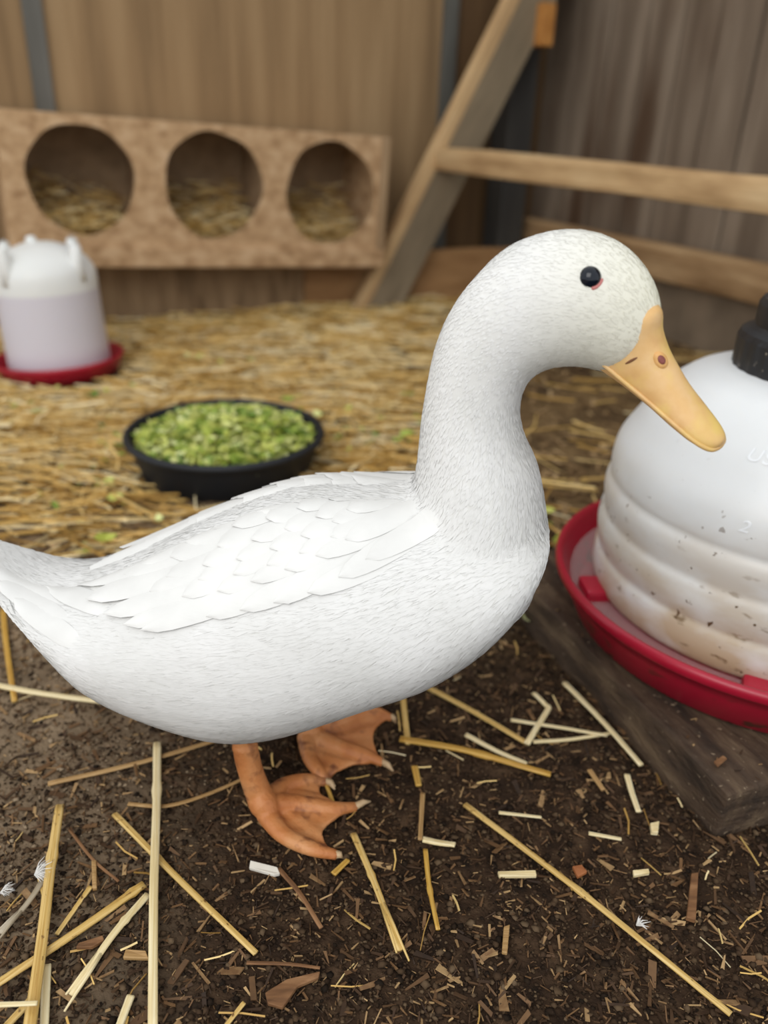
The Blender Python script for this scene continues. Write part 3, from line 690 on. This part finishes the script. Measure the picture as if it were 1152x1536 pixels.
# ================================================================== LITTER ON THE GROUND
m_stalk = mat('straw_stalk', [(176, 136, 66), (204, 168, 96), (222, 192, 128)], rough=.42, scale=(9, 620, 620), detail=4, spec=.45, bump=.6, bscale=(6, 900, 900), dist=.001)
mixin(m_stalk, (112, 80, 40), (160, 300, 300), .64, .72)
m_pale = mat('pale_straw', [(206, 182, 128), (224, 204, 156), (234, 220, 182)], rough=.45, scale=(9, 620, 620), spec=.4, bump=.5, bscale=(6, 900, 900), dist=.001)
m_gold = mat('golden_straw', [(160, 116, 44), (194, 150, 66), (208, 170, 90)], rough=.4, scale=(9, 620, 620), spec=.45, bump=.5, bscale=(6, 900, 900), dist=.001)
m_tan = mat('tan_straw', [(140, 106, 64), (168, 132, 84), (186, 152, 104)], rough=.5, scale=(9, 620, 620), spec=.35, bump=.5, bscale=(6, 900, 900), dist=.001)
m_bark = mat('bark_sliver', [(84, 58, 38), (122, 86, 56), (146, 108, 74)], rough=.7, scale=(30, 200, 200), spec=.25, bump=.3, bscale=(20, 400, 400), dist=.001)
m_grey = mat('grey_stalk', [(130, 116, 94), (160, 146, 122), (178, 166, 146)], rough=.6, scale=(30, 200, 200), spec=.25)
m_wch = mat('white_chip', [(206, 198, 184), (228, 222, 210)], rough=.6, scale=(60, 60, 60))
def straw(pts, wpx, m, label, z=.004, node=None, flat=.62, split=False, cat='straw', name='straw_stalk', group='straw stalks scattered on the soil', taper=.85):
    W_ = [G(x, y, z) for x, y in pts]
    W_ = [p + Vector((0, 0, max(0, gh(p.x, p.y)))) for p in W_]
    P_ = catmull([list(p) for p in W_], 22); r0 = wpx / 2 * depth(W_[len(W_) // 2]) / FPX
    # local frame along the stalk so that the grain runs with it
    o3 = Vector(P_[0]); xd = (Vector(P_[-1]) - o3).normalized(); sd2 = Vector((0, 0, 1)).cross(xd).normalized(); ud = xd.cross(sd2)
    Mx = Matrix((xd, sd2, ud)).transposed().to_4x4(); Mx.translation = o3; inv = Mx.inverted()
    loc_ = [inv @ Vector(p) for p in P_]; rad = []
    for i in range(22):
        t = i / 21; r = r0 * (1 - (1 - taper) * t)
        if node and abs(t - node) < .03: r *= 1.28
        rad.append(r)
    for i in range(1, 21): loc_[i] = loc_[i] + Vector((0, 0, uni(0, 1) * r0 * .06))
    mbs = MB(); n = 10
    V, Fc = tube(loc_, rad, n, flat)
    # a lengthways crease where the stalk has collapsed
    for i in range(22):
        V[i * n + 3] = V[i * n + 3] - Vector((0, 0, rad[i] * .4 * flat)); V[i * n + 2] = V[i * n + 2] - Vector((0, 0, rad[i] * .05))
    mbs.add(V, Fc)
    if split:
        for sgn in (-1, 1):
            e = loc_[-1]; q = loc_[14]
            V, Fc = tube([q + Vector((0, sgn * r0 * .4, 0)), (q + e) / 2 + Vector((0, sgn * r0 * .7, r0 * .2)), e + Vector((r0 * (2 + sgn * 1.5), sgn * r0 * 1.1, r0 * .3))], [r0 * .5, r0 * .48, r0 * .25], 6); mbs.add(V, Fc)
    o = mbs.build(name, m, None, smooth=True); o.matrix_world = Mx
    tag(o, label, cat, group); return o
straw([(236, 1116), (235, 1200), (231, 1340), (229, 1560)], 15, m_pale, 'longest upright-pointing pale straw stalk at the lower left, crossing two others', .009, node=.3)
straw([(172, 1222), (270, 1322), (384, 1432)], 11, m_stalk, 'yellow straw stalk slanting from lower left towards the middle, below the foot', .004, node=.35)
straw([(90, 1210), (76, 1300), (62, 1420), (42, 1560)], 16, m_stalk, 'thick dark-speckled straw stalk near the left edge, standing almost upright', .012, node=.3, taper=1.15)
straw([(216, 1328), (120, 1398), (-20, 1486)], 15, m_stalk, 'straw stalk sloping to the left edge under the speckled stalk', .006, node=.1)
straw([(222, 1345), (170, 1410), (108, 1496)], 13, m_pale, 'pale split straw stalk just right of the speckled stalk', .005, node=.35, split=True)
straw([(-20, 1026), (60, 1040), (180, 1056)], 11, m_pale, 'pale straw stalk lying behind the duck at the left edge', .005)
straw([(72, 1176), (210, 1146), (346, 1106)], 9, m_tan, 'tan straw stalk running from the left to the duck\'s near leg', .004)
straw([(192, 1206), (250, 1209), (310, 1192), (366, 1168)], 7, m_tan, 'thin bowed tan straw just below the longer tan stalk', .004)
straw([(5, 918), (12, 985), (22, 1052)], 9, m_gold, 'short brown-gold straw under the tail at the left edge', .004)
straw([(530, 1252), (562, 1325), (600, 1426)], 11, m_stalk, 'straw stalk with a knot and split end below the near foot', .005, node=.42, split=True)
straw([(697, 1208), (880, 1345), (1096, 1522)], 11, m_stalk, 'longest golden straw stalk slanting to the lower right corner', .004, node=.47)
straw([(603, 1024), (606, 1070), (612, 1118)], 10, m_stalk, 'straw under the duck\'s breast beside the far foot', .004)
straw([(600, 1110), (700, 1130), (826, 1162)], 12, m_gold, 'deep golden straw stalk pointing from the far foot to the right', .005, node=.6)
straw([(637, 1030), (710, 1070), (792, 1116)], 10, m_stalk, 'straw stalk under the breast, upper one right of the feet', .004)
straw([(790, 1116), (806, 1090), (821, 1066), (823, 1061), (819, 1058), (810, 1050), (800, 1040)], 9, m_pale, 'sharply bent pale straw between the duck and the wooden block', .006)
straw([(766, 1080), (840, 1092), (910, 1106)], 7, m_pale, 'thin pale straw meeting the bent straw, upper of a close pair', .005)
straw([(800, 1113), (856, 1109), (914, 1102)], 7, m_pale, 'thin pale straw meeting the bent straw, lower of a close pair', .004)
straw([(846, 1028), (905, 1085), (962, 1148)], 10, m_pale, 'pale straw lying along the foot of the wooden block', .007)
straw([(940, 1164), (948, 1190), (958, 1218)], 10, m_pale, 'short pale straw piece in front of the block\'s long side', .004)
straw([(698, 1106), (745, 1128), (790, 1146)], 9, m_pale, 'pale straw piece just above the deep golden stalk', .004)
straw([(622, 1150), (628, 1180)], 11, m_gold, 'stubby golden straw right of the near foot\'s toes', .004)
straw([(634, 1190), (632, 1225), (630, 1262)], 8, m_tan, 'bent tan straw above the small pale chip right of the near foot', .004)
straw([(638, 1275), (644, 1330), (657, 1396)], 8, m_gold, 'jointed golden straw right of the knotted stalk', .005, node=.55)
straw([(634, 1262), (658, 1266), (682, 1273)], 11, m_pale, 'short pale straw stub above the jointed golden straw', .006)
straw([(883, 1250), (932, 1259)], 7, m_pale, 'tiny pale straw left of the block\'s front corner', .003)
straw([(136, 1330), (85, 1402)], 9, m_stalk, 'short yellow straw between the speckled and the pale split stalk', .004)
straw([(60, 1316), (74, 1372)], 9, m_stalk, 'short straw tucked behind the speckled stalk at the left', .003)
straw([(70, 1448), (66, 1560)], 15, m_pale, 'broad pale straw at the bottom edge right of the speckled stalk', .005)
straw([(-20, 1508), (56, 1505)], 9, m_pale, 'level straw crossing the speckled stalk at the bottom left corner', .019)
straw([(196, 1494), (172, 1560)], 14, m_pale, 'stub of pale straw at the bottom edge left of the longest upright stalk', .004)
straw([(366, 1504), (330, 1550)], 8, m_stalk, 'small straw end at the bottom edge below the yellow slanting stalk', .004)
straw([(50, 1496), (-10, 1560)], 14, m_stalk, 'yellow straw in the bottom left corner under the level straw', .004)
straw([(78, 1296), (45, 1350), (0, 1400)], 10, m_grey, 'grey dried stalk with frayed end at the left edge', .005, split=True)
straw([(104, 1244), (140, 1290), (178, 1322)], 5, m_bark, 'thin brown twig between the speckled and the upright stalk', .004)
straw([(370, 1446), (430, 1446), (480, 1452)], 6, m_bark, 'grey-brown twig lying level at the bottom middle', .004)
straw([(418, 1304), (450, 1342), (482, 1392)], 8, m_bark, 'brown curved bark sliver below the near foot', .004)
straw([(500, 1312), (522, 1290)], 10, m_gold, 'orange-brown straw crumb just below the near foot\'s web', .004)
straw([(884, 1155), (905, 1185)], 9, m_tan, 'tan sliver left of the short pale straw by the block', .003)
straw([(748, 1220), (812, 1226)], 6, m_pale, 'thin pale straw lying above the longest golden stalk', .003)
straw([(455, 1130), (478, 1150), (500, 1205)], 7, m_gold, 'golden straw trapped between the two feet', .002)
def chip(quad, th, m, label, z=.003, group='wood chips on the soil'):
    W_ = [G(x, y, z) for x, y in quad]; c = sum(W_, Vector()) / len(W_); c.z += max(0, gh(c.x, c.y)); n = len(W_)
    W_ = [p + Vector((0, 0, max(0, gh(c.x, c.y)) - c.z + uni(-.0008, .0008))) - Vector((c.x, c.y, 0)) for p in W_]
    V = [p + Vector((0, 0, th)) for p in W_] + [p for p in W_]
    Fc = [tuple(range(n)), tuple(range(2 * n - 1, n - 1, -1))] + [(i, n + i, n + (i + 1) % n, (i + 1) % n) for i in range(n)]
    o = mesh_obj('wood_chip', V, Fc, m, None, smooth=False); fix_normals(o); o.location = c
    bm = bmesh.new(); bm.from_mesh(o.data); bmesh.ops.bevel(bm, geom=list(bm.edges), offset=.0004, segments=1, affect='EDGES'); bm.to_mesh(o.data); bm.free()
    tag(o, label, 'wood chip', group)
chip([(376, 1296), (416, 1306), (420, 1314), (412, 1317), (374, 1305)], .003, m_wch, 'small white chip just below the near foot')
chip([(746, 1312), (802, 1312), (804, 1320), (748, 1320)], .003, m_pale, 'pale straight chip left of the longest golden stalk')
chip([(1036, 1314), (1046, 1314), (1042, 1386), (1028, 1382)], .004, m_bark, 'upright brown chip in front of the wooden block')
chip([(398, 1492), (430, 1472), (480, 1462), (478, 1470), (446, 1484), (424, 1516), (402, 1510)], .003, m_bark, 'large reddish bark chip at the bottom middle')
chip([(190, 1432), (220, 1436), (224, 1446), (186, 1446)], .003, m_tan, 'tan flat chip just left of the longest upright stalk')
chip([(120, 1424), (156, 1414), (158, 1420), (140, 1432), (116, 1432)], .003, m_bark, 'brown chip between the sloping and the pale split stalk')
chip([(138, 1295), (145, 1294), (146, 1336), (139, 1336)], .003, m_tan, 'narrow tan chip above the short yellow straw')
chip([(858, 1302), (872, 1300), (880, 1312), (866, 1318)], .003, mat('rust_chip', [(140, 82, 44), (166, 104, 60)], scale=(90, 90, 90)), 'rust-brown flake above the middle of the longest golden stalk')
chip([(974, 1240), (988, 1236), (986, 1254), (976, 1252)], .004, m_pale, 'small cream flake in front of the block corner')
chip([(755, 1395), (764, 1392), (760, 1436), (752, 1434)], .003, m_tan, 'narrow tan chip left of the lower golden stalk')
chip([(948, 1310), (972, 1306), (974, 1312), (950, 1317)], .003, m_pale, 'small pale straw chip below the block corner')
chip([(1070, 1145), (1084, 1136), (1090, 1140), (1076, 1152)], .002, m_bark, 'tiny red-brown flake on the top of the wooden block', z=BZ + .002)

# downy feather caught on the grey stalk
def down(px, py, k, size, label):
    mb = MB(); c = G(px, py, .008)
    for i in range(k):
        a = uni(-.9, 1.2); L = size * uni(.5, 1); d = Vector((math.cos(a), math.sin(a) * .8, uni(.1, .7)))
        V, Fc = tube([c, c + d * (L * .5) + Vector((0, 0, uni(0, .003))), c + d * L], [.0005, .0004, .0001], 4); mb.add(V, Fc)
    tag(mb.build('down_feather', m_white2), label, 'feather', 'loose down on the ground')
m_white2 = mat('down', [(206, 202, 196), (226, 224, 220)], rough=.8, scale=(60, 60, 60))
down(52, 1312, 46, .016, 'fluffy white down tuft caught on the grey stalk at the left'); down(955, 1388, 14, .009, 'tiny white down tuft beside the longest golden stalk')
down(0, 1340, 24, .012, 'grey-white down tuft at the very left edge')

# --- crumbs, shavings and straw litter nobody could count
block_inv = blk.matrix_basis.inverted()
def blocked(x, y):
    q = block_inv @ Vector((x, y, 0)); return 0 < q.x < .43 and 0 < q.y < .39
ICO = [(0, 0, 1), (.89, 0, .45), (.28, .85, .45), (-.72, .53, .45), (-.72, -.53, .45), (.28, -.85, .45), (0, 0, -.6)]
ICF = [(0, 1, 2), (0, 2, 3), (0, 3, 4), (0, 4, 5), (0, 5, 1), (6, 2, 1), (6, 3, 2), (6, 4, 3), (6, 5, 4), (6, 1, 5)]
m_crumb = mat('soil_crumbs', [(30, 22, 15), (48, 35, 24), (66, 50, 36), (78, 61, 44), (100, 82, 62)], rough=.9, island=True, scale=(200, 200, 200), spec=.15, bump=.4, bscale=(500, 500, 500), dist=.001)
m_shav = mat('wood_shavings', [(44, 31, 21), (66, 47, 31), (88, 64, 42), (114, 84, 55), (180, 148, 104)], rough=.65, island=True, scale=(200, 200, 200), spec=.25)
def field_point(y0, y1, pw=1.0):
    """a random spot on the ground, evenly spread over the widening field of view"""
    y = y0 + (y1 - y0) * rnd() ** pw; hw = .12 + y * .62
    return uni(-hw, hw), y
mb = MB()
for k in range(52000):
    x, y = field_point(.15, 1.05, 1.2)
    if blocked(x, y): continue
    dry = max(0, min(1, (-.1 - x) / .2)) * max(0, min(1, (y - .42) / .1))
    if rnd() < .8 * dry: continue
    s = uni(.0007, .0019) if rnd() < .88 else uni(.0019, .0036)
    p = Vector((x, y, gh(x, y) + s * .2)); R_m = Matrix.Rotation(uni(0, 6.28), 3, 'Z')
    mb.add([p + R_m @ Vector((vx * s * uni(.55, 1.5), vy * s * uni(.55, 1.5), vz * s * uni(.4, 1.1))) for vx, vy, vz in ICO], ICF)
mb2 = MB()
for k in range(9000):
    x, y = uni(-.6, -.08), uni(.4, .85)
    if rnd() > max(0, min(1, (-.08 - x) / .15)): continue
    s = uni(.0006, .0018) if rnd() < .93 else uni(.0018, .0038); p = Vector((x, y, gh(x, y) + s * .1)); R_m = Matrix.Rotation(uni(0, 6.28), 3, 'Z')
    mb2.add([p + R_m @ Vector((vx * s * uni(.55, 1.5), vy * s * uni(.55, 1.5), vz * s * uni(.4, 1))) for vx, vy, vz in ICO], ICF)
tag(mb2.build('dry_soil_crumbs', mat('dry_crumbs', [(84, 68, 52), (110, 92, 72), (134, 115, 92), (156, 138, 114)], rough=.95, island=True, scale=(200, 200, 200), spec=.1), smooth=True), 'dusty grey-brown dry soil to the left of the duck', 'soil', None, 'stuff')
tag(mb.build('soil_crumbs', m_crumb, smooth=True), 'dark crumbly soil and small clods covering the ground', 'soil', None, 'stuff')
mb = MB()
def shaving(p, L, w, th, yaw, tilt):
    Rm = Matrix.Rotation(yaw, 3, 'Z') @ Matrix.Rotation(tilt, 3, 'Y') @ Matrix.Rotation(uni(-.5, .5), 3, 'X')
    t1, t2, k1, k2 = uni(.15, 1), uni(.15, 1), uni(-.3, .3), uni(-.3, .3)
    V = [p + Rm @ Vector((sx * L / 2 + sy * w * .5 * (k1 if sx > 0 else k2), sy * w / 2 * (t1 if sx > 0 else t2), sz * th)) for sz in (0, 1) for sy in (-1, 1) for sx in (-1, 1)]
    mb.add(V, boxv(0, 1, 0, 1, 0, 1)[1])
for k in range(21000):
    x, y = field_point(.15, 1.25, 1.15)
    if blocked(x, y): continue
    q = rnd(); L = uni(.0018, .006) if q < .70 else uni(.006, .011) if q < .93 else uni(.011, .02)
    if y > .7: L *= 1.3
    shaving(Vector((x, y, gh(x, y) + .0012)), L, L * uni(.1, .38), uni(.0004, .0012), uni(0, 6.28), uni(-.35, .35))
for k in range(260):                                        # flecks that have landed on the block
    q = blk.matrix_basis @ Vector((uni(.005, .43), uni(.005, .39), BZ + .0015)); shaving(q, uni(.002, .006), uni(.0008, .002), .0006, uni(0, 6.28), uni(-.2, .2))
tag(mb.build('wood_shavings', m_shav), 'brown wood shavings and bark flakes strewn over the soil', 'shavings', None, 'stuff')
mb = MB()
for k in range(7000):                                        # coarse mulch behind the duck and the drinker
    x, y = field_point(.8, 2.2, 1.1)
    if blocked(x, y) or rnd() > (.25 if x < 0 else 1) or (Vector((x, y, 0)) - CORN).dot(N2) < .06: continue
    if (Vector((x, y)) - ctr.to_2d()).length < pr: continue
    L = uni(.008, .03); shaving(Vector((x, y, gh(x, y) + .003)), L, L * uni(.2, .5), uni(.001, .002), uni(0, 6.28), uni(-.4, .4))
tag(mb.build('mulch', mat('tan_mulch', [(92, 70, 46), (124, 98, 66), (148, 120, 84), (176, 148, 108)], rough=.75, island=True, scale=(60, 60, 60), spec=.2)), 'coarse tan wood mulch on the ground behind the duck\'s neck', 'mulch', None, 'stuff')
mb = MB()
for k in range(170):                                         # loose short straw near the front, thin
    x, y = field_point(.28, .95, 1.2)
    if blocked(x, y): continue
    straw_bit(mb, Vector((x, y, gh(x, y) + .003)), uni(.008, .03), uni(.0004, .0009), uni(0, 6.28), uni(-.12, .12), uni(-.08, .08))
for k in range(11000):                                        # the bed of straw at the back
    x, y = field_point(.7, 2.55, .95)
    if (Vector((x, y, 0)) - CORN).dot(N1) < .05 or (Vector((x, y, 0)) - CORN).dot(N2) < .06: continue
    if (Vector((x, y)) - ctr.to_2d()).length < pr * .97 or (Vector((x, y)) - pw.to_2d()).length < .13: continue
    dens = min(1, max(0, (y - .68) / .5)) * (1 if x < 0 else max(.05, 1 - x / (.12 + .22 * max(0, y - 1.2))))
    if rnd() > dens: continue
    straw_bit(mb, Vector((x, y, gh(x, y) + uni(.002, .018))), uni(.05, .17), uni(.0013, .0027), uni(0, 6.28) if rnd() < .4 else uni(-.5, .5), uni(-.12, .12), uni(-.12, .12))
tag(mb.build('straw_bed', m_straw_bits), 'thick bed of golden straw spread in front of the nest boxes', 'straw', None, 'stuff')
mb = MB()
for k in range(800):
    x, y = field_point(.72, 1.75, 1)
    if x > .75 or (Vector((x, y)) - ctr.to_2d()).length < pr: continue
    if noise.noise(Vector((x * 4, y * 4, 5))) < .02: continue
    leaf_bit(mb, Vector((x, y, gh(x, y) + uni(.006, .02))), uni(.006, .016), uni(0, 6.28))
tag(mb.build('green_scraps', m_green), 'scraps of chopped greens spilled on the straw around the pan', 'greens', None, 'stuff')
